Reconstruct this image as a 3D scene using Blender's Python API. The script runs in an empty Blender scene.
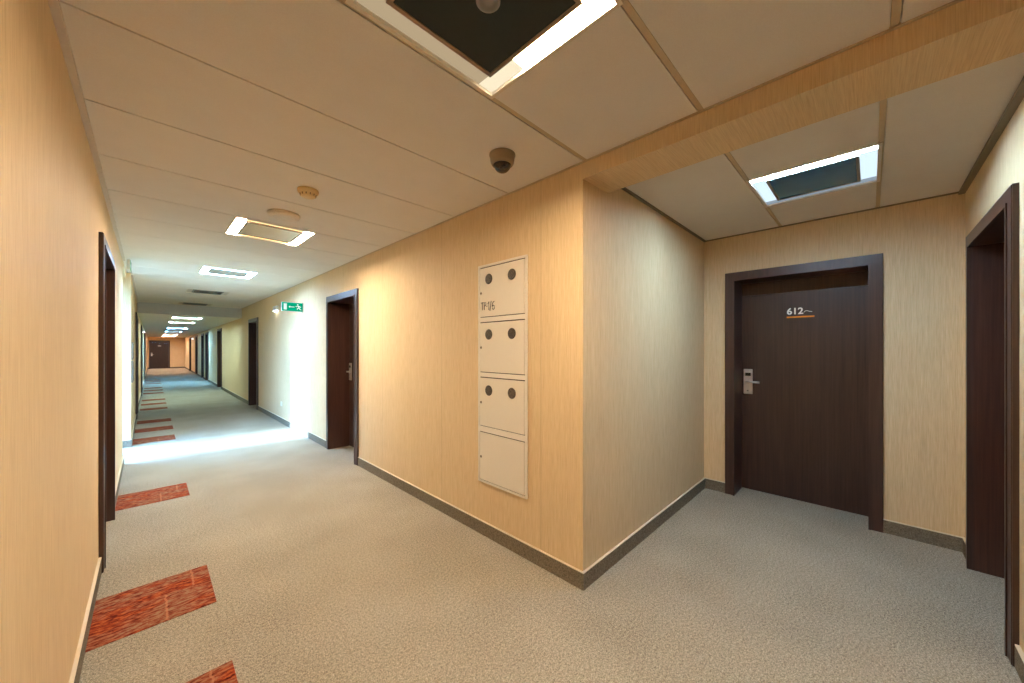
import bpy, bmesh, math, random
from mathutils import Vector, Matrix
random.seed(4)
PI = math.pi
scn = bpy.context.scene
COL = scn.collection

# ------------------------------------------------------------------ layout
XR = 1.787          # corridor right wall
XL = -0.217         # corridor left wall, near stretch
XL2 = -0.175        # corridor left wall past the side passage
XA = 3.96           # alcove back wall
YA0, YA1 = -0.465, 1.19   # alcove side walls
H = 2.49            # ceiling
YB = 12.06           # bulkhead
HL = 2.24           # lower ceiling beyond it
YE = 36.0           # end wall
YN = -3.2           # wall behind the camera
P0, P1 = 6.43, 7.53 # side passage on the left
TR = 0.4            # wall thickness

def bend(y):        # the far stretch runs a hair off the near one
    return 0.006 * (y - YB) if y > YB else 0.0

# ------------------------------------------------------------------ helpers
def link(o, parent=None):
    COL.objects.link(o)
    if parent is not None:
        o.parent = parent
    return o

def tag(o, label=None, cat=None, group=None, kind=None):
    if label: o['label'] = label
    if cat: o['category'] = cat
    if group: o['group'] = group
    if kind: o['kind'] = kind
    return o

def empty(name, loc=(0, 0, 0), rz=0.0):
    o = bpy.data.objects.new(name, None)
    o.empty_display_size = 0.1
    o.location = loc
    o.rotation_euler = (0, 0, rz)
    return link(o)

class MB:
    def __init__(s):
        s.bm = bmesh.new()
    def box(s, x0, x1, y0, y1, z0, z1, bev=0.0, seg=2, mat=0):
        vs = [s.bm.verts.new((x, y, z)) for x in (x0, x1) for y in (y0, y1) for z in (z0, z1)]
        idx = [(0, 1, 3, 2), (4, 6, 7, 5), (0, 4, 5, 1), (2, 3, 7, 6), (0, 2, 6, 4), (1, 5, 7, 3)]
        fs = [s.bm.faces.new([vs[i] for i in f]) for f in idx]
        for f in fs: f.material_index = mat
        if bev > 0:
            es = list({e for f in fs for e in f.edges})
            bmesh.ops.bevel(s.bm, geom=es, offset=bev, segments=seg, affect='EDGES', profile=0.5)
        return s
    def quad(s, pts, mat=0):
        f = s.bm.faces.new([s.bm.verts.new(p) for p in pts]); f.material_index = mat
        return s
    def prism(s, pts, axis, a, b, mat=0):
        """closed 2-D outline pts swept along axis ('x','y','z') from a to b"""
        def P(p, t):
            return {'x': (t, p[0], p[1]), 'y': (p[0], t, p[1]), 'z': (p[0], p[1], t)}[axis]
        lo = [s.bm.verts.new(P(p, a)) for p in pts]
        hi = [s.bm.verts.new(P(p, b)) for p in pts]
        n = len(pts)
        fs = [s.bm.faces.new(lo), s.bm.faces.new(hi[::-1])]
        for i in range(n):
            j = (i + 1) % n
            fs.append(s.bm.faces.new([lo[i], lo[j], hi[j], hi[i]]))
        for f in fs: f.material_index = mat
        return s
    def lathe(s, prof, seg=32, center=(0, 0, 0), axis='z', mat=0):
        """profile of (r, h); r = 0 closes the end"""
        cx, cy, cz = center
        def P(r, h, a):
            u, v = r * math.cos(a), r * math.sin(a)
            return {'z': (cx + u, cy + v, cz + h), 'y': (cx + u, cy + h, cz + v), 'x': (cx + h, cy + u, cz + v)}[axis]
        rings = []
        for r, h in prof:
            if r < 1e-6: rings.append([s.bm.verts.new(P(0, h, 0))])
            else: rings.append([s.bm.verts.new(P(r, h, 2 * PI * k / seg)) for k in range(seg)])
        for A, B in zip(rings, rings[1:]):
            for k in range(seg):
                j = (k + 1) % seg
                q = [A[k % len(A)], A[j % len(A)], B[j % len(B)], B[k % len(B)]]
                u = []
                for v in q:
                    if v not in u: u.append(v)
                if len(u) >= 3:
                    f = s.bm.faces.new(u); f.material_index = mat; f.smooth = True
        return s
    def tube(s, pts, r, seg=10, mat=0):
        pts = [Vector(p) for p in pts]
        rings = []
        for i, p in enumerate(pts):
            d = (pts[min(i + 1, len(pts) - 1)] - pts[max(i - 1, 0)]).normalized()
            u = d.cross(Vector((0, 0, 1)))
            if u.length < 1e-3: u = d.cross(Vector((1, 0, 0)))
            u.normalize(); v = d.cross(u)
            rings.append([s.bm.verts.new(p + r * (math.cos(2 * PI * k / seg) * u + math.sin(2 * PI * k / seg) * v)) for k in range(seg)])
        for A, B in zip(rings, rings[1:]):
            for k in range(seg):
                j = (k + 1) % seg
                f = s.bm.faces.new([A[k], A[j], B[j], B[k]]); f.smooth = True; f.material_index = mat
        s.bm.faces.new(rings[0][::-1]); s.bm.faces.new(rings[-1])
        return s
    def build(s, name, mats, parent=None, bent=False):
        bmesh.ops.remove_doubles(s.bm, verts=s.bm.verts, dist=1e-6)
        bmesh.ops.recalc_face_normals(s.bm, faces=s.bm.faces)
        if bent:
            for v in s.bm.verts: v.co.x += bend(v.co.y)
        me = bpy.data.meshes.new(name)
        s.bm.to_mesh(me); s.bm.free()
        if not isinstance(mats, (list, tuple)): mats = [mats]
        for m in mats: me.materials.append(m)
        return link(bpy.data.objects.new(name, me), parent)

def text_mesh(name, body, size, mat, parent, M, depth=0.0008, offset=0.0):
    cu = bpy.data.curves.new('t', 'FONT')
    cu.body = body; cu.size = size; cu.extrude = depth; cu.offset = offset
    cu.align_x = 'LEFT'
    tmp = bpy.data.objects.new('t', cu); COL.objects.link(tmp)
    bpy.context.view_layer.update()
    dg = bpy.context.evaluated_depsgraph_get()
    me = bpy.data.meshes.new_from_object(tmp.evaluated_get(dg))
    bpy.data.objects.remove(tmp); bpy.data.curves.remove(cu)
    me.transform(M)
    me.name = name
    me.materials.clear(); me.materials.append(mat)
    return link(bpy.data.objects.new(name, me), parent)

# ------------------------------------------------------------------ materials
def srgb(r, g, b):
    f = lambda c: (c / 255 / 12.92) if c / 255 <= 0.04045 else ((c / 255 + 0.055) / 1.055) ** 2.4
    return (f(r), f(g), f(b), 1)

class NT:
    def __init__(s, name, rough=0.5, spec=0.5, metal=0.0):
        s.m = bpy.data.materials.new(name); s.m.use_nodes = True
        s.t = s.m.node_tree; s.n = s.t.nodes
        s.b = s.n['Principled BSDF']
        s.b.inputs['Roughness'].default_value = rough
        s.b.inputs['Specular IOR Level'].default_value = spec
        s.b.inputs['Metallic'].default_value = metal
    def add(s, t, **kw):
        n = s.n.new(t)
        for k, v in kw.items(): setattr(n, k, v)
        return n
    def l(s, a, b): s.t.links.new(a, b)
    def coords(s, scale, rand=False):
        tc = s.add('ShaderNodeTexCoord'); mp = s.add('ShaderNodeMapping')
        mp.inputs['Scale'].default_value = scale
        s.l(tc.outputs['Object'], mp.inputs['Vector'])
        if rand:
            oi = s.add('ShaderNodeObjectInfo'); mu = s.add('ShaderNodeMath', operation='MULTIPLY')
            mu.inputs[1].default_value = 37.0
            s.l(oi.outputs['Random'], mu.inputs[0])
            cx = s.add('ShaderNodeCombineXYZ'); s.l(mu.outputs[0], cx.inputs[0]); s.l(mu.outputs[0], cx.inputs[1])
            s.l(cx.outputs[0], mp.inputs['Location'])
        return mp.outputs['Vector']
    def noise(s, vec, scale=1.0, detail=3.0, rough=0.55):
        n = s.add('ShaderNodeTexNoise')
        n.inputs['Scale'].default_value = scale; n.inputs['Detail'].default_value = detail
        n.inputs['Roughness'].default_value = rough
        s.l(vec, n.inputs['Vector']); return n.outputs['Fac']
    def ramp(s, fac, stops):
        r = s.add('ShaderNodeValToRGB'); e = r.color_ramp.elements
        e[0].position, e[0].color = stops[0]; e[1].position, e[1].color = stops[-1]
        for p, c in stops[1:-1]:
            q = e.new(p); q.color = c
        s.l(fac, r.inputs['Fac']); return r.outputs['Color']
    def mix(s, fac, a, b, mode='MIX'):
        m = s.add('ShaderNodeMix', data_type='RGBA', blend_type=mode)
        ins = [i for i in m.inputs if i.type == 'RGBA']
        fi = m.inputs[0]
        for sock, v in ((fi, fac), (ins[0], a), (ins[1], b)):
            if isinstance(v, (int, float, tuple)): sock.default_value = v
            else: s.l(v, sock)
        return [o for o in m.outputs if o.type == 'RGBA'][0]
    def base(s, c):
        if isinstance(c, tuple): s.b.inputs['Base Color'].default_value = c
        else: s.l(c, s.b.inputs['Base Color'])
    def bump(s, h, strength=0.3, dist=0.001):
        b = s.add('ShaderNodeBump'); b.inputs['Strength'].default_value = strength; b.inputs['Distance'].default_value = dist
        s.l(h, b.inputs['Height']); s.l(b.outputs[0], s.b.inputs['Normal'])

def plain(name, c, rough=0.5, spec=0.5, metal=0.0, noise_amt=0.06):
    t = NT(name, rough, spec, metal)
    f = t.noise(t.coords((40, 40, 40)), 1.0, 2.0)
    d = tuple(max(0, v * (1 - noise_amt)) for v in c[:3]) + (1,)
    t.base(t.ramp(f, [(0.3, d), (0.7, c)]))
    return t.m

def wallpaper(name, scale, seams=False):
    t = NT(name, 0.62, 0.3)
    f = t.noise(t.coords(scale), 1.0, 3.0, 0.6)
    f2 = t.noise(t.coords(tuple(v * 0.35 for v in scale)), 1.0, 2.0)
    f3 = t.noise(t.coords((1.3, 1.3, 0.9)), 1.0, 2.0)
    c = t.ramp(f, [(0.28, srgb(202, 171, 127)), (0.52, srgb(230, 202, 159)), (0.75, srgb(244, 222, 186))])
    c = t.mix(0.35, c, t.ramp(f2, [(0.3, srgb(216, 188, 143)), (0.7, srgb(242, 219, 180))]))
    c = t.mix(0.10, c, t.ramp(f3, [(0.35, srgb(212, 178, 126)), (0.65, srgb(240, 212, 166))]))
    if seams:
        tc = t.add('ShaderNodeTexCoord'); sp = t.add('ShaderNodeSeparateXYZ'); t.l(tc.outputs['Object'], sp.inputs[0])
        a = t.add('ShaderNodeMath', operation='SUBTRACT'); a.inputs[1].default_value = 1.509; t.l(sp.outputs['Y'], a.inputs[0])
        pp = t.add('ShaderNodeMath', operation='PINGPONG'); pp.inputs[1].default_value = 0.56; t.l(a.outputs[0], pp.inputs[0])
        lt = t.add('ShaderNodeMath', operation='LESS_THAN'); lt.inputs[1].default_value = 0.0016; t.l(pp.outputs[0], lt.inputs[0])
        mu = t.add('ShaderNodeMath', operation='MULTIPLY'); mu.inputs[1].default_value = 0.45; t.l(lt.outputs[0], mu.inputs[0])
        c = t.mix(mu.outputs[0], c, srgb(120, 86, 48))
    t.base(c); t.bump(f, 0.35, 0.0012)
    return t.m

def carpet(name, dark, mid, light, sc=190.0, bump=0.6):
    t = NT(name, 0.95, 0.1)
    v = t.coords((1, 1, 1))
    f = t.noise(v, sc, 2.0, 0.7)
    f2 = t.noise(v, sc * 0.42, 2.0, 0.6)
    f3 = t.noise(v, 1.7, 2.0, 0.5)
    c = t.ramp(f, [(0.36, dark), (0.5, mid), (0.64, light)])
    c = t.mix(0.35, c, t.ramp(f2, [(0.32, dark), (0.68, light)]))
    c = t.mix(0.10, c, t.ramp(f3, [(0.35, dark), (0.65, light)]))
    t.base(c); t.bump(f, bump, 0.003)
    return t.m

def wood(name, a, b, scale=(95, 95, 2.2), rough=0.38, spec=0.45):
    t = NT(name, rough, spec)
    f = t.noise(t.coords(scale), 1.0, 4.0, 0.65)
    f2 = t.noise(t.coords(tuple(v * 0.18 for v in scale)), 1.0, 2.0)
    c = t.ramp(f, [(0.3, a), (0.7, b)])
    c = t.mix(0.3, c, t.ramp(f2, [(0.3, a), (0.7, b)]))
    t.base(c); t.bump(f, 0.12, 0.0006)
    return t.m

def emit(name, c, s):
    m = bpy.data.materials.new(name); m.use_nodes = True
    n = m.node_tree.nodes; n.remove(n['Principled BSDF'])
    e = n.new('ShaderNodeEmission'); e.inputs[0].default_value = c; e.inputs[1].default_value = s
    m.node_tree.links.new(e.outputs[0], n['Material Output'].inputs[0])
    return m

M = {}
M['paper'] = wallpaper('wallpaper', (380, 380, 9))
M['paper_seam'] = wallpaper('wallpaper with seams', (380, 380, 9), True)
M['paper_x'] = wallpaper('wallpaper turned under', (9, 380, 380))
M['tile'] = None
t = NT('ceiling tile', 0.8, 0.2)
f = t.noise(t.coords((220, 220, 220)), 1.0, 3.0); f2 = t.noise(t.coords((6, 6, 6)), 1.0, 3.0)
c = t.ramp(f, [(0.3, srgb(243, 239, 234)), (0.7, srgb(249, 247, 243))])
t.base(t.mix(0.15, c, t.ramp(f2, [(0.35, srgb(236, 230, 222)), (0.65, srgb(248, 245, 240))]))); t.bump(f, 0.15, 0.0006)
M['tile'] = t.m
M['tile_low'] = plain('painted far ceiling tile', srgb(238, 236, 228), 0.35, 0.6)
M['grid'] = plain('ceiling grid metal', srgb(206, 188, 158), 0.5, 0.4)
M['trim'] = plain('wall angle', srgb(222, 213, 203), 0.5, 0.4)
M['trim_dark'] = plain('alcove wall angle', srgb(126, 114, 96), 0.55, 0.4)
M['carpet'] = carpet('grey beige carpet', srgb(92, 84, 71), srgb(150, 141, 124), srgb(206, 196, 178))
M['skirt'] = carpet('carpet skirting', srgb(84, 76, 65), srgb(118, 109, 94), srgb(148, 139, 122), 150, 0.4)
M['cap'] = plain('skirting cap', srgb(226, 212, 188), 0.45)
M['wenge'] = wood('wenge laminate', srgb(44, 30, 27), srgb(72, 51, 45))
M['frame'] = wood('wenge frame', srgb(52, 36, 33), srgb(80, 58, 52), rough=0.32)
M['lining'] = wood('lining laminate', srgb(58, 37, 31), srgb(86, 58, 49), rough=0.3)
M['white'] = plain('white enamel', srgb(236, 228, 212), 0.4)
M['trough'] = plain('white light housing', srgb(240, 232, 218), 0.5)
M['lframe'] = plain('bronze anodised frame', srgb(132, 112, 92), 0.4, 0.5, 0.3)
M['gframe'] = plain('grey frame', srgb(150, 152, 152), 0.4, 0.5, 0.4)
M['blackglass'] = plain('smoked glass panel', srgb(34, 46, 50), 0.2, 0.12)
M['blueglass'] = plain('blue grey glass panel', srgb(62, 116, 156), 0.25, 0.3)
M['paleglass'] = plain('pale glass panel', srgb(252, 240, 212), 0.3, 0.5)
M['greyglass'] = plain('grey glass panel', srgb(196, 198, 198), 0.3, 0.5)
M['chrome'] = plain('satin chrome', srgb(222, 218, 212), 0.34, 0.5, 0.75)
M['black'] = plain('black plastic', srgb(16, 15, 15), 0.25)
M['number'] = plain('cream lettering', srgb(252, 248, 236), 0.5)
M['orange'] = plain('orange line', srgb(255, 150, 20), 0.5)
M['ink'] = plain('black ink', srgb(30, 27, 24), 0.6)
M['cab'] = plain('cream enamel', srgb(240, 231, 214), 0.45, 0.4, 0.0, 0.015)
M['cabframe'] = plain('cream cabinet frame', srgb(244, 236, 222), 0.45, 0.4, 0.0, 0.015)
M['gap_shade'] = plain('dark gasket', srgb(70, 56, 40), 0.8, 0.2)  # dark brown backing paints in the shade of the cabinet door gaps
M['vent'] = NT('perforated dark grey', 0.6).m
t = NT('perforated disc', 0.55, 0.4)
vo = t.add('ShaderNodeTexVoronoi'); vo.inputs['Scale'].default_value = 160; t.l(t.coords((1, 1, 1)), vo.inputs['Vector'])
t.base(t.ramp(vo.outputs['Distance'], [(0.25, srgb(26, 23, 20)), (0.6, srgb(88, 78, 66))])); M['vent'] = t.m
M['dome_body'] = plain('champagne metal', srgb(150, 134, 114), 0.3, 0.5, 0.85)
M['dome'] = plain('smoked dome', srgb(14, 13, 13), 0.05, 0.6)
M['yellowed'] = plain('yellowed plastic', srgb(232, 208, 152), 0.5)
M['ivory'] = plain('ivory plastic', srgb(246, 240, 230), 0.5)
M['exit_green'] = emit('exit sign green', (0.0, 0.42, 0.22, 1), 1.0)
M['exit_white'] = emit('exit sign white', (0.85, 1.0, 0.95, 1), 1.0)
M['sign_body'] = plain('sign housing', srgb(226, 228, 226), 0.4)
M['greyplastic'] = plain('grey plastic', srgb(120, 124, 130), 0.5)
M['lens'] = emit('emergency lens', (0.86, 0.94, 1.0, 1), 26)
M['red_led'] = emit('red indicator', (1.0, 0.08, 0.03, 1), 1.2)
M['notice'] = plain('notice panel', srgb(112, 116, 128), 0.25)
M['winframe'] = plain('white window frame', srgb(232, 234, 236), 0.4)
M['bulk'] = plain('painted bulkhead', srgb(222, 224, 228), 0.8, 0.2)
g = bpy.data.materials.new('window glass'); g.use_nodes = True
n = g.node_tree.nodes; n.remove(n['Principled BSDF'])
tr = n.new('ShaderNodeBsdfTransparent'); gl = n.new('ShaderNodeBsdfGlossy'); gl.inputs['Roughness'].default_value = 0.02
mx = n.new('ShaderNodeMixShader'); mx.inputs[0].default_value = 0.07
g.node_tree.links.new(tr.outputs[0], mx.inputs[1]); g.node_tree.links.new(gl.outputs[0], mx.inputs[2])
g.node_tree.links.new(mx.outputs[0], n['Material Output'].inputs[0]); M['glass'] = g

t = NT('red streaked carpet', 0.95, 0.1)
v = t.coords((24, 70, 1), True)
f = t.noise(v, 1.0, 4.0, 0.7)
f2 = t.noise(t.coords((4, 9, 1), True), 1.0, 3.0, 0.6)
c = t.ramp(f, [(0.33, srgb(64, 20, 16)), (0.44, srgb(112, 36, 24)), (0.54, srgb(158, 70, 36)), (0.66, srgb(180, 106, 58))])
c2 = t.ramp(f, [(0.34, srgb(84, 30, 24)), (0.46, srgb(134, 68, 46)), (0.58, srgb(146, 116, 90))])
c = t.mix(t.ramp(f2, [(0.42, (0, 0, 0, 1)), (0.58, (1, 1, 1, 1))]), c, c2)
tc = t.add('ShaderNodeTexCoord'); sp = t.add('ShaderNodeSeparateXYZ'); t.l(tc.outputs['Object'], sp.inputs[0])
wob = t.noise(t.coords((0.1, 30, 1)), 1.0, 2.0)
for off, ylo in ((0.045, -1), (0.165, 1)):      # pale broken yarn lines across the tile
    a = t.add('ShaderNodeMath', operation='MULTIPLY_ADD'); a.inputs[1].default_value = 0.03; a.inputs[2].default_value = -off - 0.015; t.l(wob, a.inputs[0])
    b = t.add('ShaderNodeMath', operation='ADD'); t.l(sp.outputs['X'], b.inputs[0]); t.l(a.outputs[0], b.inputs[1])
    ab = t.add('ShaderNodeMath', operation='ABSOLUTE'); t.l(b.outputs[0], ab.inputs[0])
    lt = t.add('ShaderNodeMath', operation='LESS_THAN'); lt.inputs[1].default_value = 0.0045; t.l(ab.outputs[0], lt.inputs[0])
    yy = t.add('ShaderNodeMath', operation='LESS_THAN' if ylo < 0 else 'GREATER_THAN'); yy.inputs[1].default_value = 0.03; t.l(sp.outputs['Y'], yy.inputs[0])
    mu = t.add('ShaderNodeMath', operation='MULTIPLY'); t.l(lt.outputs[0], mu.inputs[0]); t.l(yy.outputs[0], mu.inputs[1])
    m2 = t.add('ShaderNodeMath', operation='MULTIPLY'); t.l(mu.outputs[0], m2.inputs[0]); m2.inputs[1].default_value = 0.45
    c = t.mix(m2.outputs[0], c, srgb(196, 132, 96))
t.base(c); t.bump(f, 0.5, 0.002)
M['red'] = t.m

# ------------------------------------------------------------------ relief (ceilings)
def relief(name, xs, ys, level, mats, top, bent=False):
    """one connected mesh whose underside steps from cell to cell; level(i,j) -> (z, mat) or None for a hole"""
    mb = MB(); bm = mb.bm
    L = [[level((xs[i] + xs[i + 1]) / 2, (ys[j] + ys[j + 1]) / 2) for j in range(len(ys) - 1)] for i in range(len(xs) - 1)]
    nx, ny = len(xs) - 1, len(ys) - 1
    zz = lambda i, j: top if (i < 0 or j < 0 or i >= nx or j >= ny or L[i][j] is None) else L[i][j][0]
    for i in range(nx):
        for j in range(ny):
            c = L[i][j]
            if c is None: continue
            z = c[0]; x0, x1, y0, y1 = xs[i], xs[i + 1], ys[j], ys[j + 1]
            mb.quad([(x0, y0, z), (x0, y1, z), (x1, y1, z), (x1, y0, z)], c[1])
            mb.quad([(x0, y0, top), (x1, y0, top), (x1, y1, top), (x0, y1, top)], c[1])
            for di, dj, a, b in ((1, 0, (x1, y0), (x1, y1)), (-1, 0, (x0, y1), (x0, y0)), (0, 1, (x1, y1), (x0, y1)), (0, -1, (x0, y0), (x1, y0))):
                zn = zz(i + di, j + dj)
                if zn > z + 1e-6:
                    mb.quad([(a[0], a[1], z), (b[0], b[1], z), (b[0], b[1], zn), (a[0], a[1], zn)], c[1])
    return mb.build(name, mats, None, bent)

# fixtures: (cx, cy)
LS = 0.303   # half opening
CORR = [(0.745, 0.860), (0.81, 4.005), (0.81, 6.525), (0.81, 9.05), (0.81, 11.66)]
ALC = (3.035, 0.262)
LOW = [(0.75, 13.2), (0.76, 15.5), (0.84, 20.0), (0.88, 24.0), (0.93, 29.0), (0.97, 33.5)]
JY = [-2.6, -1.95, -1.32, -0.69, -0.06, 0.55, 1.17] + [1.17 + 0.63 * k for k in range(1, 18)]

def in_hole(x, y, ls):
    return any(abs(x - a) < LS + 0.001 and abs(y - b) < LS + 0.001 for a, b in ls)

near_j = (-0.06, 0.55, 1.17)
xs = {XL - 0.02, XR + 0.02}
for a, b in CORR: xs |= {a - LS, a + LS}
ys = {YN - 0.02, YB + 0.02}
for a, b in CORR: ys |= {b - LS, b + LS}
for j in JY:
    if j in near_j: ys |= {j - 0.014, j - 0.011, j + 0.011, j + 0.014}
    else: ys |= {j - 0.005, j + 0.005}
xs, ys = sorted(xs), sorted(ys)
def lev(x, y):
    if in_hole(x, y, CORR): return None
    for j in JY:
        if j in near_j:
            if abs(y - j) < 0.011: return (H + 0.003, 1)
            if abs(y - j) < 0.014: return (H + 0.012, 0)
        elif abs(y - j) < 0.005: return (H + 0.012, 1)
    return (H, 0)
tag(relief('ceiling', xs, ys, lev, [M['tile'], M['grid']], H + 0.14), 'beige plank tile ceiling over the near corridor', 'ceiling', kind='structure')

xs = sorted({2.06, XA + 0.02, ALC[0] - LS, ALC[0] + LS})
ys = {YA0 - 0.02, YA1 + 0.02, ALC[1] - LS, ALC[1] + LS}
for j in (-0.042, 0.566): ys |= {j - 0.014, j - 0.011, j + 0.011, j + 0.014}
ys = sorted(ys)
def lev(x, y):
    if in_hole(x, y, [ALC]): return None
    for j in (-0.042, 0.566):
        if abs(y - j) < 0.011: return (H + 0.003, 1)
        if abs(y - j) < 0.0141: return (H + 0.012, 0)
    return (H, 0)
tag(relief('ceiling', xs, ys, lev, [M['tile'], M['grid']], H + 0.14), 'tiled ceiling of the door alcove', 'ceiling', kind='structure')

xs = {XL2 - 0.1, XR + 0.1}
for a, b in LOW: xs |= {a - LS - bend(b), a + LS - bend(b)}
ys = {YB + 0.02, YE + 0.02}
for a, b in LOW: ys |= {b - LS, b + LS}
LJ = [YB + 0.63 * k for k in range(1, 38)]
for j in LJ:
    ys |= {j - 0.005, j + 0.005}
LOWB = [(a - bend(b), b) for a, b in LOW]
def lev(x, y):
    if in_hole(x, y, LOWB): return None
    for j in LJ:
        if abs(y - j) < 0.005: return (HL + 0.012, 1)
    return (HL, 0)
tag(relief('ceiling', sorted(xs), sorted(ys), lev, [M['tile_low'], M['grid']], HL + 0.14, True), 'lower ceiling of the far corridor beyond the step', 'ceiling', kind='structure')

tag(MB().box(XL - 0.1, XR + 0.1, YB, YB + 0.06, HL, H + 0.05).build('wall_bulkhead', M['bulk']), 'painted step where the corridor ceiling drops', 'wall', kind='structure')

# floor
tag(MB().box(-1.0, 4.5, YN - 0.2, YE + 0.4, -0.12, 0.0).build('floor', M['carpet']), 'grey beige speckled carpet floor', 'floor', kind='structure')

# ------------------------------------------------------------------ walls with openings
DW, DH, DC, DO, DOH, REC = 1.07, 2.13, 0.08, 0.91, 2.05, 0.27
HW, HH = DO / 2 + 0.03, DOH + 0.03          # hole in the wall

R_DOORS = [4.905, 10.51, 16.53, 20.75, 22.68, 26.0, 30.55]
L_DOORS = [3.94]
L2_DOORS = [10.9, 15.95, 22.5]
TOP = 2.62

def wall_y(name, x0, x1, ya, yb, holes, mat, label, bent=False, top=TOP):
    mb = MB(); y = ya
    for c in sorted(holes):
        mb.box(x0, x1, y, c - HW, -0.02, top)
        mb.box(x0, x1, c - HW, c + HW, HH, top)
        y = c + HW
    mb.box(x0, x1, y, yb, -0.02, top)
    return tag(mb.build(name, mat, None, bent), label, 'wall', kind='structure')

def wall_x(name, y0, y1, xa, xb, holes, mat, label, bent=False, top=TOP):
    mb = MB(); x = xa
    for c in sorted(holes):
        mb.box(x, c - HW, y0, y1, -0.02, top)
        mb.box(c - HW, c + HW, y0, y1, HH, top)
        x = c + HW
    mb.box(x, xb, y0, y1, -0.02, top)
    return tag(mb.build(name, mat, None, bent), label, 'wall', kind='structure')

wall_y('wall_right', XR, XR + TR, YA1, YB, [d for d in R_DOORS if d < YB], M['paper_seam'], 'papered corridor wall with the cream meter cabinet')
wall_y('wall_right', XR, XR + TR, YB, YE, [d for d in R_DOORS if d > YB], M['paper'], 'far papered right wall beyond the ceiling step', True)
wall_y('wall_left', XL - 0.68, XL, YN, P0, L_DOORS, M['paper'], 'near papered left wall of the corridor')
wall_y('wall_left', XL - 0.68, XL2, P1, YB, [d for d in L2_DOORS if d < YB], M['paper'], 'papered left wall just past the sunlit passage')
wall_y('wall_left', XL - 0.68, XL2, YB, YE, [d for d in L2_DOORS if d > YB], M['paper'], 'far papered left wall beyond the ceiling step', True)
END_X = 0.585
eb = MB()
for (a, b, c, d) in ((XL - 0.9, END_X - HW, -0.02, TOP), (END_X - HW, END_X + HW, HH * 0.94, TOP), (END_X + HW, XR + 0.9, -0.02, TOP)):
    eb.box(a, b, YE, YE + TR, c, d)
tag(eb.build('wall_end', M['paper']), 'papered wall at the far end of the corridor', 'wall', kind='structure')
tag(MB().box(XL - 0.4, XR + 0.4, YN - 0.2, YN, -0.02, TOP).build('wall_near', M['paper']), 'papered wall closing the corridor behind', 'wall', kind='structure')
wall_y('wall_right', XR, XR + TR, YN, YA0 - TR, [], M['paper'], 'papered right wall before the alcove')
# alcove
tag(MB().box(XR + TR, XA + TR, YA1, YA1 + TR, -0.02, TOP).build('wall_alcove', M['paper']), 'papered left side wall of the alcove', 'wall', kind='structure')
wall_y('wall_alcove_back', XA, XA + TR, YA0 - TR, YA1, [0.464], M['paper'], 'papered alcove wall around the 612 door')
AR_X = 3.222
wall_x('wall_alcove_right', YA0 - TR, YA0, XR, XA, [AR_X], M['paper'], 'papered right side wall of the alcove')
# header across the alcove mouth
hb = MB().box(XR, 2.063, YA0, YA1, 2.393, H + 0.12)
for fc in hb.bm.faces:
    if fc.calc_center_median().z < 2.3931 : fc.material_index = 1
tag(hb.build('wall_header', [M['paper'], M['paper_x']]), 'papered header beam across the alcove mouth', 'wall', kind='structure')
# side passage
tag(MB().box(-0.897, XL - 0.0, P0 - 0.001, P1 + 0.001, 2.42, TOP).build('wall_passage', M['paper']), 'head wall over the window passage', 'wall', kind='structure')

# ------------------------------------------------------------------ trims and skirtings
def run(name, kind_mat, segs, label, bent=False, cap=True):
    """segs: (x0,x1,y0,y1) footprints of skirting board pieces"""
    mb = MB(); cb = MB()
    for x0, x1, y0, y1 in segs:
        mb.box(x0, x1, y0, y1, 0.0, 0.097)
        cb.box(x0, x1, y0, y1, 0.097, 0.102)
    o = tag(mb.build(name, kind_mat, None, bent), label, 'baseboard', kind='structure')
    c = cb.build('cap', M['cap'], o, bent); c['label'] = 'thin cream cap strip'
    return o
def gaps(ya, yb, doors):
    out = []; y = ya
    for c in sorted(doors):
        out.append((y, c - DW / 2)); y = c + DW / 2
    out.append((y, yb)); return out
BT = 0.013
run('baseboard_right', M['skirt'], [(XR - BT, XR, a, b) for a, b in gaps(YA1 - BT, YB, [d for d in R_DOORS if d < YB])], 'carpet skirting along the right corridor wall')
run('baseboard_right', M['skirt'], [(XR - BT, XR, a, b) for a, b in gaps(YB, YE, [d for d in R_DOORS if d > YB])], 'carpet skirting along the far right wall', True)
run('baseboard_right', M['skirt'], [(XR - BT, XR, YN, YA0)], 'carpet skirting before the alcove')
run('baseboard_left', M['skirt'], [(XL, XL + BT, a, b) for a, b in gaps(YN, P0, L_DOORS)], 'carpet skirting along the near left wall')
run('baseboard_left', M['skirt'], [(XL2, XL2 + BT, a, b) for a, b in gaps(P1 - BT, YB, [d for d in L2_DOORS if d < YB])] + [(-0.85, XL2, P1 - BT, P1)], 'carpet skirting past the sunlit passage')
run('baseboard_left', M['skirt'], [(XL2, XL2 + BT, a, b) for a, b in gaps(YB, YE, [d for d in L2_DOORS if d > YB])], 'carpet skirting along the far left wall', True)
run('baseboard_alcove', M['skirt'], [(XR, XA, YA1 - BT, YA1)], 'carpet skirting along the left side of the alcove')
run('baseboard_alcove', M['skirt'], [(XA - BT, XA, 0.464 + DW / 2, YA1 - BT), (XA - BT, XA, YA0, 0.464 - DW / 2)], 'carpet skirting beside the 612 door')
run('baseboard_alcove', M['skirt'], [(AR_X + DW / 2, XA - BT, YA0, YA0 + BT), (XR, AR_X - DW / 2, YA0, YA0 + BT)], 'carpet skirting beside the alcove side door')
run('baseboard_end', M['skirt'], [(-0.1, END_X - DW / 2, YE - BT, YE), (END_X + DW / 2, 1.93, YE - BT, YE)], 'carpet skirting at the end wall')

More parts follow.
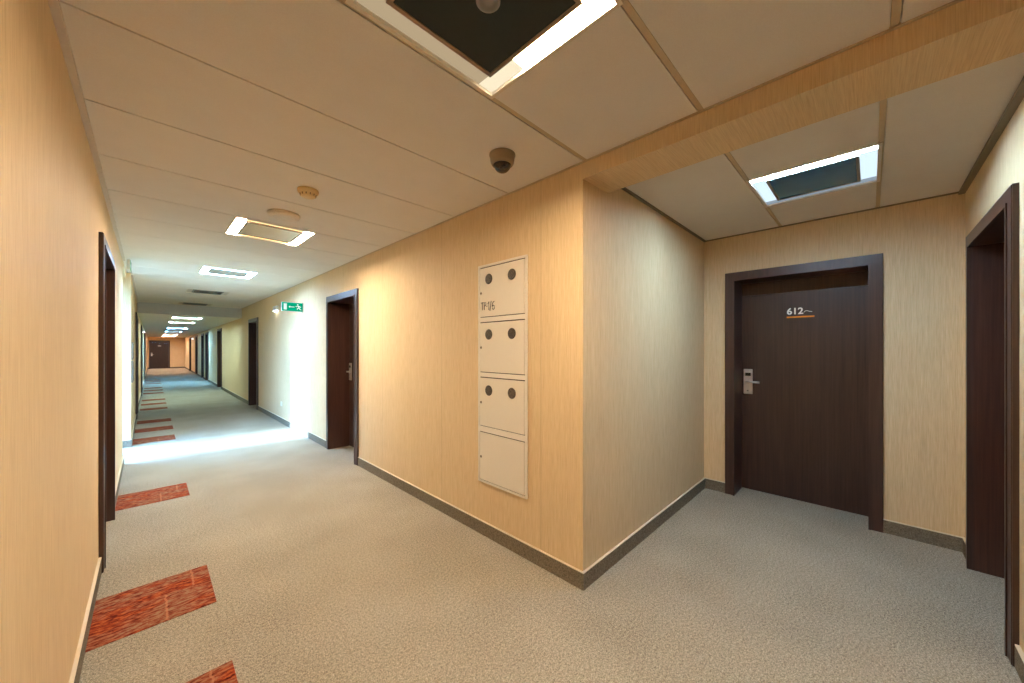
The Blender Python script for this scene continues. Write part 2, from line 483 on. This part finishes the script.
def trim(name, boxes, mat, label, bent=False):
    mb = MB()
    for b in boxes: mb.box(*b)
    return tag(mb.build(name, mat, None, bent), label, 'trim', kind='structure')
trim('trim_1', [(XL, XL + 0.022, YN, P0, H - 0.022, H - 0.001)], M['trim'], 'grey angle trim along the near left wall top')
trim('trim_2', [(XL2, XL2 + 0.022, P1, YB, H - 0.022, H - 0.001)], M['trim'], 'grey angle trim along the left wall past the passage')
trim('trim_3', [(XR - 0.012, XR, YN, YB, H - 0.006, H - 0.0005)], M['grid'], 'thin edge strip along the right wall top')
trim('trim_4', [(2.063, XA, YA1 - 0.02, YA1, H - 0.012, H - 0.001), (2.063, XA, YA0, YA0 + 0.03, H - 0.02, H - 0.001), (XA - 0.014, XA, YA0 + 0.03, YA1 - 0.02, H - 0.01, H - 0.001)], M['trim_dark'], 'dark angle trim around the alcove ceiling')

# ------------------------------------------------------------------ doors
def U(W, Ht, w, h):
    return [(-W / 2, 0), (-W / 2, Ht), (W / 2, Ht), (W / 2, 0), (w / 2, 0), (w / 2, h), (-w / 2, h), (-w / 2, 0)]

def make_door(name):
    """origin on the floor in the wall face; -y is the corridor, +y goes into the wall; +x is to the viewer's right"""
    d = empty(name)
    c = MB().prism(U(DW, DH, DO + 0.004, DOH + 0.002), 'y', -0.022, -0.0005)
    bmesh.ops.bevel(c.bm, geom=[e for e in c.bm.edges if all(abs(v.co.y + 0.022) < 1e-6 for v in e.verts)], offset=0.003, segments=2, affect='EDGES')
    fr = c.build('frame', M['frame'], d)
    MB().prism(U(DO + 0.03, DOH + 0.015, DO, DOH), 'y', -0.027, 0.004).build('bead', M['frame'], fr)
    MB().prism(U(DO + 0.056, DOH + 0.028, DO, DOH), 'y', 0.0, REC + 0.07).build('lining', M['lining'], d)
    MB().box(-DO / 2 - 0.008, DO / 2 + 0.008, REC - 0.003, REC + 0.05, 1.931, DOH + 0.008).build('top_rail', M['frame'], d)
    lf = MB().box(-DO / 2 - 0.008, DO / 2 + 0.008, REC, REC + 0.045, 0.002, 1.93, 0.0015).build('leaf', M['wenge'], d)
    y = REC
    x0, x1 = -DO / 2 + 0.016, -DO / 2 + 0.092
    lk = MB().box(x0, x1, y - 0.014, y, 0.952, 1.2, 0.004).build('lock_plate', M['chrome'], lf)
    MB().box(x0 + 0.014, x1 - 0.014, y - 0.0155, y - 0.0138, 1.132, 1.164).build('card_reader', M['black'], lk)['label'] = 'black reader window'
    xc = x0 + 0.036
    lv = MB()
    lv.lathe([(0, 0), (0.017, 0), (0.017, -0.008), (0.011, -0.012), (0.011, -0.05), (0, -0.052)], 20, (xc, y - 0.012, 1.077), 'y')
    lv.tube([(xc, y - 0.056, 1.077), (xc + 0.02, y - 0.06, 1.077), (xc + 0.06, y - 0.06, 1.076), (xc + 0.108, y - 0.056, 1.073)], 0.0095)
    lv.build('lever', M['chrome'], lk)
    MB().lathe([(0, -0.004), (0.008, -0.004), (0.008, 0), (0, 0)], 16, (xc, y - 0.014, 0.985), 'y').build('key_cylinder', M['gframe'], lk)
    return d

def copy_tree(o, parent=None):
    c = o.copy(); COL.objects.link(c)
    if parent is not None:
        c.parent = parent
    for ch in list(o.children): copy_tree(ch, c)
    return c

door_n = 0
proto = make_door('door_1')
def place_door(loc, rz, label):
    global door_n
    door_n += 1
    o = proto if door_n == 1 else copy_tree(proto)
    o.name = 'door_%d' % door_n
    o.location = loc; o.rotation_euler = (0, 0, rz)
    tag(o, label, 'door', kind='structure')
    return o
far_r = ['dark door in the right wall just before the ceiling step',
         'first dark door on the right beyond the ceiling step',
         'second dark door on the right beyond the ceiling step',
         'third dark door on the right beyond the ceiling step',
         'fourth dark door on the right beyond the ceiling step',
         'last dark door on the right near the end wall']
d_a = place_door((XR, R_DOORS[0], 0), -PI / 2, 'recessed dark door in the right wall between cabinet and green sign')
for y, lb in zip(R_DOORS[1:], far_r):
    place_door((XR + bend(y), y, 0), -PI / 2, lb)
place_door((XL, L_DOORS[0], 0), PI / 2, 'dark door in the near left wall seen almost edge on')
for y, lb in zip(L2_DOORS, ['dark door in the left wall just before the ceiling step', 'first dark door on the left beyond the ceiling step', 'second dark door on the left beyond the ceiling step']):
    place_door((XL2 + bend(y), y, 0), PI / 2, lb)
place_door((AR_X, YA0, 0), PI, 'dark door in the right side wall of the alcove')
d_end = place_door((END_X, YE, 0), 0, 'dark door facing down the corridor in the end wall')
d_end.scale = (1, 1, 0.94)
d612 = place_door((XA, 0.464, 0), -PI / 2, 'dark wenge hotel door numbered 612')

def leaf_of(d):
    return [c for c in d.children if c.name.startswith('leaf')][0]
lf = leaf_of(d612)
y = REC
# viewer-right is local +x ; world Y = 0.464 - x
Rt = Matrix.Rotation(PI / 2, 4, 'X')
nm = text_mesh('room_number', '612', 0.082, M['number'], lf, Matrix.Translation((-0.092, y - 0.0015, 1.724)) @ Rt, 0.001, 0.0022)
nm['label'] = 'cream number 612'
sw = MB()
pts = [(0.034, 1.738), (0.044, 1.748), (0.058, 1.750), (0.074, 1.742), (0.092, 1.739)]
sw.tube([(px, y - 0.001, pz) for px, pz in pts], 0.0024, 8)
sw.build('swash', M['number'], lf)['label'] = 'thin cream wave after the number'
MB().box(-0.092, 0.108, y - 0.0022, y, 1.690, 1.704).build('underline', M['orange'], lf)['label'] = 'orange line under the number'
MB().box(-0.09, 0.08, y - 0.0022, y, 1.70, 1.75).build('number_plate', M['number'], leaf_of(d_end))['label'] = 'small pale number strip'

# ------------------------------------------------------------------ window in the side passage
XW = -0.86
w = tag(empty('window_1', (XW, (P0 + P1) / 2, 0)), 'tall white framed window at the end of the side passage', 'window', kind='structure')
hw = (P1 - P0) / 2
wb = MB()
for (a, b, c, d) in ((-hw, -hw + 0.04, 0, 2.42), (hw - 0.04, hw, 0, 2.42), (-hw + 0.04, hw - 0.04, 0, 0.05), (-hw + 0.04, hw - 0.04, 2.36, 2.42)):
    wb.box(-0.03, 0.03, a, b, c, d, 0.003)
wb.build('window_frame', M['winframe'], w)
MB().box(-0.004, 0.004, -hw + 0.04, hw - 0.04, 0.05, 2.36).build('pane', M['glass'], w)

# ------------------------------------------------------------------ ceiling lights
def make_light(cx, cy, z, label, ring, panel, frame, boss=False, led=False):
    """ring: four materials for the luminous strips on the x-, x+, y-, y+ sides"""
    o = tag(empty('ceiling_light', (cx, cy, z)), label, 'ceiling light', 'square ceiling lights along the corridor')
    h = MB(); s = LS - 0.002; th = 0.008; dp = 0.10
    h.box(-s, -s + th, -s, s, 0.0, dp).box(s - th, s, -s, s, 0.0, dp)
    h.box(-s + th, s - th, -s, -s + th, 0.0, dp).box(-s + th, s - th, s - th, s, 0.0, dp)
    h.box(-s, s, -s, s, dp, dp + 0.006)
    # thin flange under the tile edge
    fl = 0.008
    for (a, b, c, d) in ((-s - fl, -s + th, -s - fl, s + fl), (s - th, s + fl, -s - fl, s + fl), (-s + th, s - th, -s - fl, -s + th), (-s + th, s - th, s - th, s + fl)):
        h.box(a, b, c, d, -0.004, -0.0006)
    h.build('housing', M['trough'], o)
    q = 0.220; e = s - th - 0.001; zr = 0.008
    strips = {'x-': (-e, -q, -e, e), 'x+': (q, e, -e, e), 'y-': (-q, q, -e, -q), 'y+': (-q, q, q, e)}
    for key, m in zip(('x-', 'x+', 'y-', 'y+'), ring):
        a, b, c, d = strips[key]
        if isinstance(m, tuple):           # only the far part of this side is lit
            MB().box(a, b, 0.10, d, zr, zr + 0.006).build('diffuser', m[1], o)
            MB().box(a, b, c, 0.10, zr, zr + 0.006).build('diffuser', m[0], o)
        else:
            MB().box(a, b, c, d, zr, zr + 0.006).build('diffuser', m, o)
    pf = MB(); w2 = 0.016
    pf.box(-q, -q + w2, -q, q, -0.004, 0.06, 0.0015).box(q - w2, q, -q, q, -0.004, 0.06, 0.0015)
    pf.box(-q + w2, q - w2, -q, -q + w2, -0.004, 0.06, 0.0015).box(-q + w2, q - w2, q - w2, q, -0.004, 0.06, 0.0015)
    pf.build('panel_frame', frame, o)
    pn = MB().box(-q + w2 - 0.001, q - w2 + 0.001, -q + w2 - 0.001, q - w2 + 0.001, -0.0005, 0.008).build('panel', panel, o)
    if boss:
        MB().lathe([(0.038, 0.0), (0.038, -0.005), (0.034, -0.008), (0.026, -0.008), (0.022, -0.003), (0.011, -0.004), (0, -0.005)], 32, (0.004, -0.012, 0)).build('boss', M['greyplastic'], pn)
    if led:
        MB().lathe([(0.004, 0.0), (0.003, -0.003), (0, -0.004)], 12, (-0.272, 0.245, zr)).build('indicator', M['red_led'], o)['label'] = 'tiny red indicator lamp'
    return o

def E(name, rgb, s): return emit(name, rgb + (1,), s)
WARM = (1.0, 0.66, 0.34); WARM2 = (1.0, 0.82, 0.60); COOL = (0.80, 0.93, 1.0); GREEN = (0.62, 0.96, 0.96); BLUE = (0.22, 0.58, 1.0); ORANGE = (1.0, 0.84, 0.74)
warm_hi = E('warm tube side', (1.0, 0.78, 0.53), 480); warm_lo = E('warm diffuser end', (1.0, 0.86, 0.60), 1.0); warm_dim = E('dim warm diffuser', (1.0, 0.76, 0.46), 0.48)
off = M['trough']
make_light(*CORR[0], H, 'nearest square ceiling light overhead with black glass centre', (warm_dim, (warm_hi, warm_lo), warm_dim, warm_dim), M['blackglass'], M['lframe'], True, True)
y1 = E('white ends of yellow ring', WARM2, 245); y2 = E('golden long sides', (1.0, 0.74, 0.34), 1.7)
make_light(*CORR[1], H, 'glowing yellow square ceiling light beside the round ceiling disc', (y1, y1, y2, y2), M['paleglass'], M['lframe'])
w1 = E('white ring', (0.34, 0.62, 1.0), 200)
make_light(*CORR[2], H, 'glowing white square ceiling light, third from the front', (w1, w1, w1, w1), M['greyglass'], M['gframe'])
make_light(*CORR[3], H, 'unlit square ceiling light behind the white glowing one', (M['trim'],) * 4, M['blackglass'], M['gframe'])
make_light(*CORR[4], H, 'unlit square ceiling light just before the ceiling step', (M['trim'],) * 4, M['blackglass'], M['gframe'])
a_hi = E('white tube side', (0.52, 0.76, 1.0), 245); a_lo = E('bluish ring', (0.72, 0.90, 1.0), 1.1); a_dim = E('dim ring', (0.7, 0.85, 1.0), 0.4)
make_light(*ALC, H, 'square ceiling light with blue glass centre in the alcove', (a_hi, a_dim, a_lo, a_lo), M['blueglass'], M['gframe'])
cols = [(GREEN, 84), (GREEN, 84), (BLUE, 300), (BLUE, 80), (ORANGE, 100), (ORANGE, 190)]
names = ['first square light in the lower ceiling past the step', 'second square light in the lower ceiling past the step', 'bluish square light in the lower ceiling',
         'fourth square light in the lower ceiling past the step', 'orange square light in the far lower ceiling', 'last square ceiling light by the end wall']
for (p, (cc, s), lb) in zip(LOW, cols, names):
    m = E('far ring', cc, s)
    make_light(p[0], p[1], HL, lb, (m,) * 4, M['greyglass'], M['gframe'])

# ------------------------------------------------------------------ meter cabinet
CY0, CY1, CZ0, CZ1 = 1.622, 2.125, 0.398, 2.03
cab = tag(empty('meter_cabinet', (XR, (CY0 + CY1) / 2, CZ0)), 'tall cream cabinet of four doors set in the corridor wall', 'cabinet')
oy, oz = (CY0 + CY1) / 2, CZ0
rows = [(1.636, 2.014), (1.223, 1.603), (0.818, 1.191), (0.412, 0.779)]
d0, d1 = CY0 + 0.016, CY1 - 0.016
fb = MB()
X0, X1 = -0.012, -0.0005
fb.box(X0, X1, CY0 - oy, d0 - oy, 0, CZ1 - CZ0).box(X0, X1, d1 - oy, CY1 - oy, 0, CZ1 - CZ0)
zs = [CZ0] + [v for r in sorted(rows) for v in r] + [CZ1]
for k in range(0, len(zs), 2):
    fb.box(X0, X1, d0 - oy, d1 - oy, zs[k] - oz, zs[k + 1] - oz)
fr_ = fb.build('frame', M['cabframe'], cab)
MB().box(-0.002, -0.0005, d0 - oy, d1 - oy, 0.01, CZ1 - CZ0 - 0.01).build('gap_shade', M['gap_shade'], fr_)['label'] = 'dark sheet coloured as the shade in the cabinet door gaps'
vz = [1.918, 1.508, 1.093, None]; lz = [1.820, 1.411, 0.998, 0.588]
for k, (a, b) in enumerate(rows):
    gp = 0.006
    dr = MB().box(-0.0125, -0.002, d0 - oy + gp, d1 - oy - gp, a - oz + gp, b - oz - gp * 1.3, 0.0015).build('door', M['cab'], cab)
    if vz[k]:
        for yy in (2.002, 1.762):
            MB().lathe([(0, -0.005), (0.030, -0.005), (0.035, -0.0045), (0.0385, -0.002), (0.0385, 0.0)], 32, (-0.012, yy - oy, vz[k] - oz), 'x').build('vent', M['vent'], dr)['label'] = 'dark round perforated vent'
    MB().lathe([(0, -0.004), (0.007, -0.004), (0.010, 0.0)], 16, (-0.0122, 2.09 - oy, lz[k] - oz), 'x').build('lock', M['lframe'], dr)
    if k == 0:
        # hand lettered TP-1/6, strokes in (u to the viewer's right, z)
        st = [[(0.0, .058), (.028, .060)], [(.014, .059), (.015, .004)], [(.036, .004), (.036, .060), (.050, .058), (.056, .048), (.050, .036), (.037, .032)],
              [(.060, .030), (.072, .031)], [(.076, .044), (.088, .062), (.088, .0)], [(.100, -.006), (.114, .066)],
              [(.148, .060), (.132, .052), (.124, .030), (.126, .008), (.138, .000), (.150, .010), (.150, .024), (.138, .032), (.126, .024)]]
        tb = MB()
        for sgs in st:
            tb.tube([(-0.0128, 2.088 - oy - u, 1.688 - oz + zq) for u, zq in sgs], 0.0031, 6)
        tb.build('lettering', M['ink'], dr)['label'] = 'black hand lettering TP-1/6'

# ------------------------------------------------------------------ carpet tiles (red patches)
patches = [(0.026, 1.79, .48, .49, 'nearest red streaked carpet tile, cut off by the bottom of the view'),
           (0.026, 2.81, .484, .485, 'large red streaked carpet tile beside the near left wall'),
           (0.040, 4.85, .484, .455, 'red carpet tile in front of the edge on left door'),
           (0.066, 7.87, .476, .44, 'orange red carpet tile next to the sunlit band'),
           (0.078, 8.87, .476, .40, 'second orange red tile past the sunlit band'),
           (0.088, 9.86, .470, .38, 'third orange red tile past the sunlit band'),
           (0.098, 11.9, .46, .36, 'first of three thin dark red far tiles'),
           (0.105, 12.95, .46, .36, 'second of three thin dark red far tiles'),
           (0.112, 14.0, .46, .36, 'third of three thin dark red far tiles'),
           (0.122, 16.1, .46, .40, 'faint red tile beyond the dark red three, nearest'),
           (0.128, 17.2, .46, .40, 'faint red tile beyond the dark red three, second'),
           (0.135, 18.3, .46, .40, 'faint red tile beyond the dark red three, third'),
           (0.150, 20.6, .46, .40, 'tiny red tile in the bluish floor, nearest'),
           (0.156, 21.7, .46, .40, 'tiny red tile in the bluish floor, second'),
           (0.163, 22.8, .46, .40, 'tiny red tile in the bluish floor, third')]
for (px, py, sx, sy, lb) in patches:
    o = MB().box(-sx / 2, sx / 2, -sy / 2, sy / 2, 0.0005, 0.0035, 0.001, 1).build('carpet_tile', M['red'])
    o.location = (px, py, 0)
    tag(o, lb, 'carpet tile', 'red carpet tiles along the left wall')

# ------------------------------------------------------------------ small ceiling and wall fittings
cam_o = tag(empty('dome_camera', (1.40, 1.465, H)), 'champagne dome security camera on the ceiling near the corner', 'camera')
MB().lathe([(0, -0.0005), (0.073, -0.0005), (0.074, -0.006), (0.070, -0.012), (0.066, -0.045), (0.058, -0.058), (0.050, -0.060), (0.048, -0.052)], 48).build('housing', M['dome_body'], cam_o)
r = 0.049
dm = MB().lathe([(r * math.cos(a), -0.052 - r * math.sin(a)) for a in [k * PI / 2 / 10 for k in range(10)]] + [(0, -0.052 - r)], 40).build('dome', M['dome'], cam_o)
MB().lathe([(0.02, 0.0), (0.02, -0.006), (0.013, -0.008), (0, -0.008)], 24, (-0.02, -0.025, -0.052 - 0.036)).build('lens', M['black'], dm)

sd = tag(empty('smoke_detector', (0.773, 2.736, H)), 'small yellowed smoke detector on the ceiling', 'smoke detector')
MB().lathe([(0, -0.0005), (0.064, -0.0005), (0.066, -0.008), (0.062, -0.022), (0.056, -0.026)], 40).build('base', M['yellowed'], sd)
MB().lathe([(0.056, -0.026), (0.050, -0.030), (0.046, -0.044), (0.036, -0.050), (0, -0.052)], 40).build('sensor_head', M['yellowed'], sd)
sg = MB()
for k in range(12):
    a = 2 * PI * k / 12; c, s = math.cos(a), math.sin(a)
    sg.tube([(0.0495 * c, 0.0495 * s, -0.031), (0.0465 * c, 0.0465 * s, -0.043)], 0.003, 6)
sg.build('grille', M['lframe'], sd)
sp_ = tag(empty('ceiling_disc', (0.773, 3.36, H)), 'round ivory ceiling disc between smoke detector and yellow light', 'ceiling disc')
MB().lathe([(0, -0.0005), (0.112, -0.0005), (0.116, -0.008), (0.110, -0.022), (0.09, -0.030), (0, -0.032)], 48).build('cover', M['ivory'], sp_)
MB().lathe([(0.085, -0.030), (0.08, -0.0345), (0.07, -0.031)], 48).build('rim', M['ivory'], sp_)

# exit sign hung from the right wall, facing back down the corridor
def exit_sign(loc, rz, label, Wd=0.298, Hd=0.136):
    o = tag(empty('exit_sign', loc, rz), label, 'exit sign', None)
    MB().box(0, Wd, 0, 0.028, -0.004, Hd + 0.004, 0.002).build('housing', M['sign_body'], o)
    fc = MB().box(0.003, Wd - 0.003, -0.002, -0.0003, 0.0, Hd).build('sign_face', M['exit_green'], o)
    pk = MB(); s = Hd / 0.136; y0, y1 = -0.0035, -0.0021
    def poly(pts): pk.prism([(a * Wd / 0.298, b * s) for a, b in pts], 'y', y0, y1)
    poly([(0.028, 0.02), (0.028, 0.116), (0.07, 0.116), (0.07, 0.02)])                 # doorway
    poly([(0.098, 0.068), (0.116, 0.086), (0.116, 0.073), (0.178, 0.073), (0.178, 0.063), (0.116, 0.063), (0.116, 0.05)])  # arrow
    # running figure heading left
    hd = [(0.225 + 0.011 * math.cos(a), 0.108 + 0.011 * math.sin(a)) for a in [2 * PI * k / 14 for k in range(14)]]
    poly(hd)
    poly([(0.222, 0.096), (0.244, 0.090), (0.252, 0.058), (0.236, 0.054)])             # torso
    poly([(0.226, 0.094), (0.208, 0.080), (0.196, 0.086), (0.193, 0.079), (0.209, 0.070), (0.228, 0.084)])  # front arm
    poly([(0.242, 0.090), (0.266, 0.080), (0.272, 0.062), (0.265, 0.060), (0.258, 0.074), (0.240, 0.080)])  # rear arm
    poly([(0.238, 0.060), (0.216, 0.050), (0.216, 0.026), (0.224, 0.026), (0.226, 0.042), (0.250, 0.054)])  # front leg
    poly([(0.250, 0.060), (0.262, 0.038), (0.280, 0.030), (0.277, 0.022), (0.254, 0.030), (0.240, 0.054)])  # rear leg
    pk.build('pictogram', M['exit_white'], fc)['label'] = 'white doorway, arrow and running figure'
    MB().box(Wd, Wd + 0.004, -0.006, 0.034, -0.01, Hd + 0.01).build('bracket', M['gframe'], o)
    return o
exit_sign((1.484, 6.59, 2.008), 0, 'green exit sign with running figure projecting from the right wall')
exit_sign((XL + 0.07, 6.16, 2.335), PI / 2, 'green exit sign seen edge on at the left wall top', 0.24, 0.11)

def emergency_lamp(x, y, z, label, face=-1, bent=False):
    x += bend(y)
    o = tag(empty('emergency_wall_lamp', (x, y, z)), label, 'emergency lamp', None)
    s = face
    MB().box(min(0.0006 * s, 0.05 * s), max(0.0006 * s, 0.05 * s), -0.13, 0.13, 0, 0.09, 0.008).build('housing', M['sign_body'], o)
    MB().box(min(0.008 * s, 0.044 * s), max(0.008 * s, 0.044 * s), -0.11, 0.11, -0.006, -0.0005).build('lens', M['lens'], o)
    return o
emergency_lamp(XR, 8.28, 2.15, 'small bright emergency lamp on the right wall behind the exit sign')
emergency_lamp(XR, 28.6, 2.0, 'bright emergency lamp on the right wall far down the corridor')
emergency_lamp(XL2, 19.0, 2.02, 'bright emergency lamp on the left wall far down the corridor', 1)

so = tag(empty('wall_socket', (XR, 7.93, 0.36)), 'small white wall socket low on the right wall before the sunlit strip', 'wall socket')
MB().box(-0.011, -0.0005, -0.041, 0.041, -0.041, 0.041, 0.003).build('plate', M['white'], so)
MB().lathe([(0.024, -0.0005), (0.022, 0.006), (0.018, 0.007), (0, 0.0075)], 24, (-0.012, 0, 0), 'x').build('outlet', M['ivory'], so)

for zc, hh, lb in ((1.37, 0.13, 'upper narrow grey notice panel on the left wall past the passage'), (1.06, 0.16, 'lower narrow grey notice panel on the left wall past the passage')):
    o = tag(empty('notice_panel', (XL2, 7.95, zc)), lb, 'notice', None)
    MB().box(0.0005, 0.018, -0.16, 0.16, -hh, hh, 0.003).build('frame', M['gframe'], o)
    MB().box(0.0181, 0.0195, -0.145, 0.145, -hh + 0.015, hh - 0.015).build('sheet', M['notice'], o)

# ------------------------------------------------------------------ daylight
W = bpy.data.worlds.new('World'); scn.world = W; W.use_nodes = True
bg = W.node_tree.nodes['Background']
bg.inputs[1].default_value = 34.0
wt = W.node_tree
wtc = wt.nodes.new('ShaderNodeTexCoord'); wsp = wt.nodes.new('ShaderNodeSeparateXYZ'); wrp = wt.nodes.new('ShaderNodeValToRGB')
wt.links.new(wtc.outputs['Generated'], wsp.inputs[0]); wt.links.new(wsp.outputs['Z'], wrp.inputs['Fac'])
# bright hazy sky above, grey yard below the horizon (negative z clamps to the first stop)
wrp.color_ramp.elements[0].position = 0.0; wrp.color_ramp.elements[0].color = (0.014, 0.024, 0.036, 1)
wrp.color_ramp.elements[1].position = 0.02; wrp.color_ramp.elements[1].color = (0.20, 0.50, 1.0, 1)
wt.links.new(wrp.outputs['Color'], bg.inputs[0])
sd_ = bpy.data.lights.new('sun', 'SUN'); sd_.energy = 44; sd_.color = (0.40, 0.68, 1.0); sd_.angle = math.radians(2.5)
so_ = bpy.data.objects.new('sun', sd_); link(so_)
el = math.radians(14); az = math.radians(-4)
dirv = Vector((math.cos(el) * math.cos(az), math.cos(el) * math.sin(az), -math.sin(el)))
so_.rotation_euler = dirv.to_track_quat('-Z', 'Y').to_euler()
so_.location = (-4, 7, 3)

# ------------------------------------------------------------------ camera
F = 361.0
cd = bpy.data.cameras.new('camera'); co = bpy.data.objects.new('camera', cd); link(co)
cd.sensor_width = 36; cd.sensor_fit = 'HORIZONTAL'; cd.lens = 36 * F / 1024
cd.shift_y = 7.5 / 1024
cd.clip_start = 0.02; cd.clip_end = 200
co.location = (0, 0, 1.4)
co.rotation_euler = (PI / 2, 0, -math.atan2(512 - 148, F))
scn.camera = co

scn.view_settings.view_transform = 'Standard'
scn.view_settings.look = 'None'
scn.view_settings.gamma = 1.0
scn.view_settings.use_curve_mapping = False
scn.view_settings.exposure = 0.0
cy = scn.cycles
cy.max_bounces = 10; cy.diffuse_bounces = 7; cy.glossy_bounces = 4; cy.transparent_max_bounces = 8
cy.caustics_reflective = False; cy.caustics_refractive = False
cy.sample_clamp_indirect = 6.0
cy.use_denoising = True
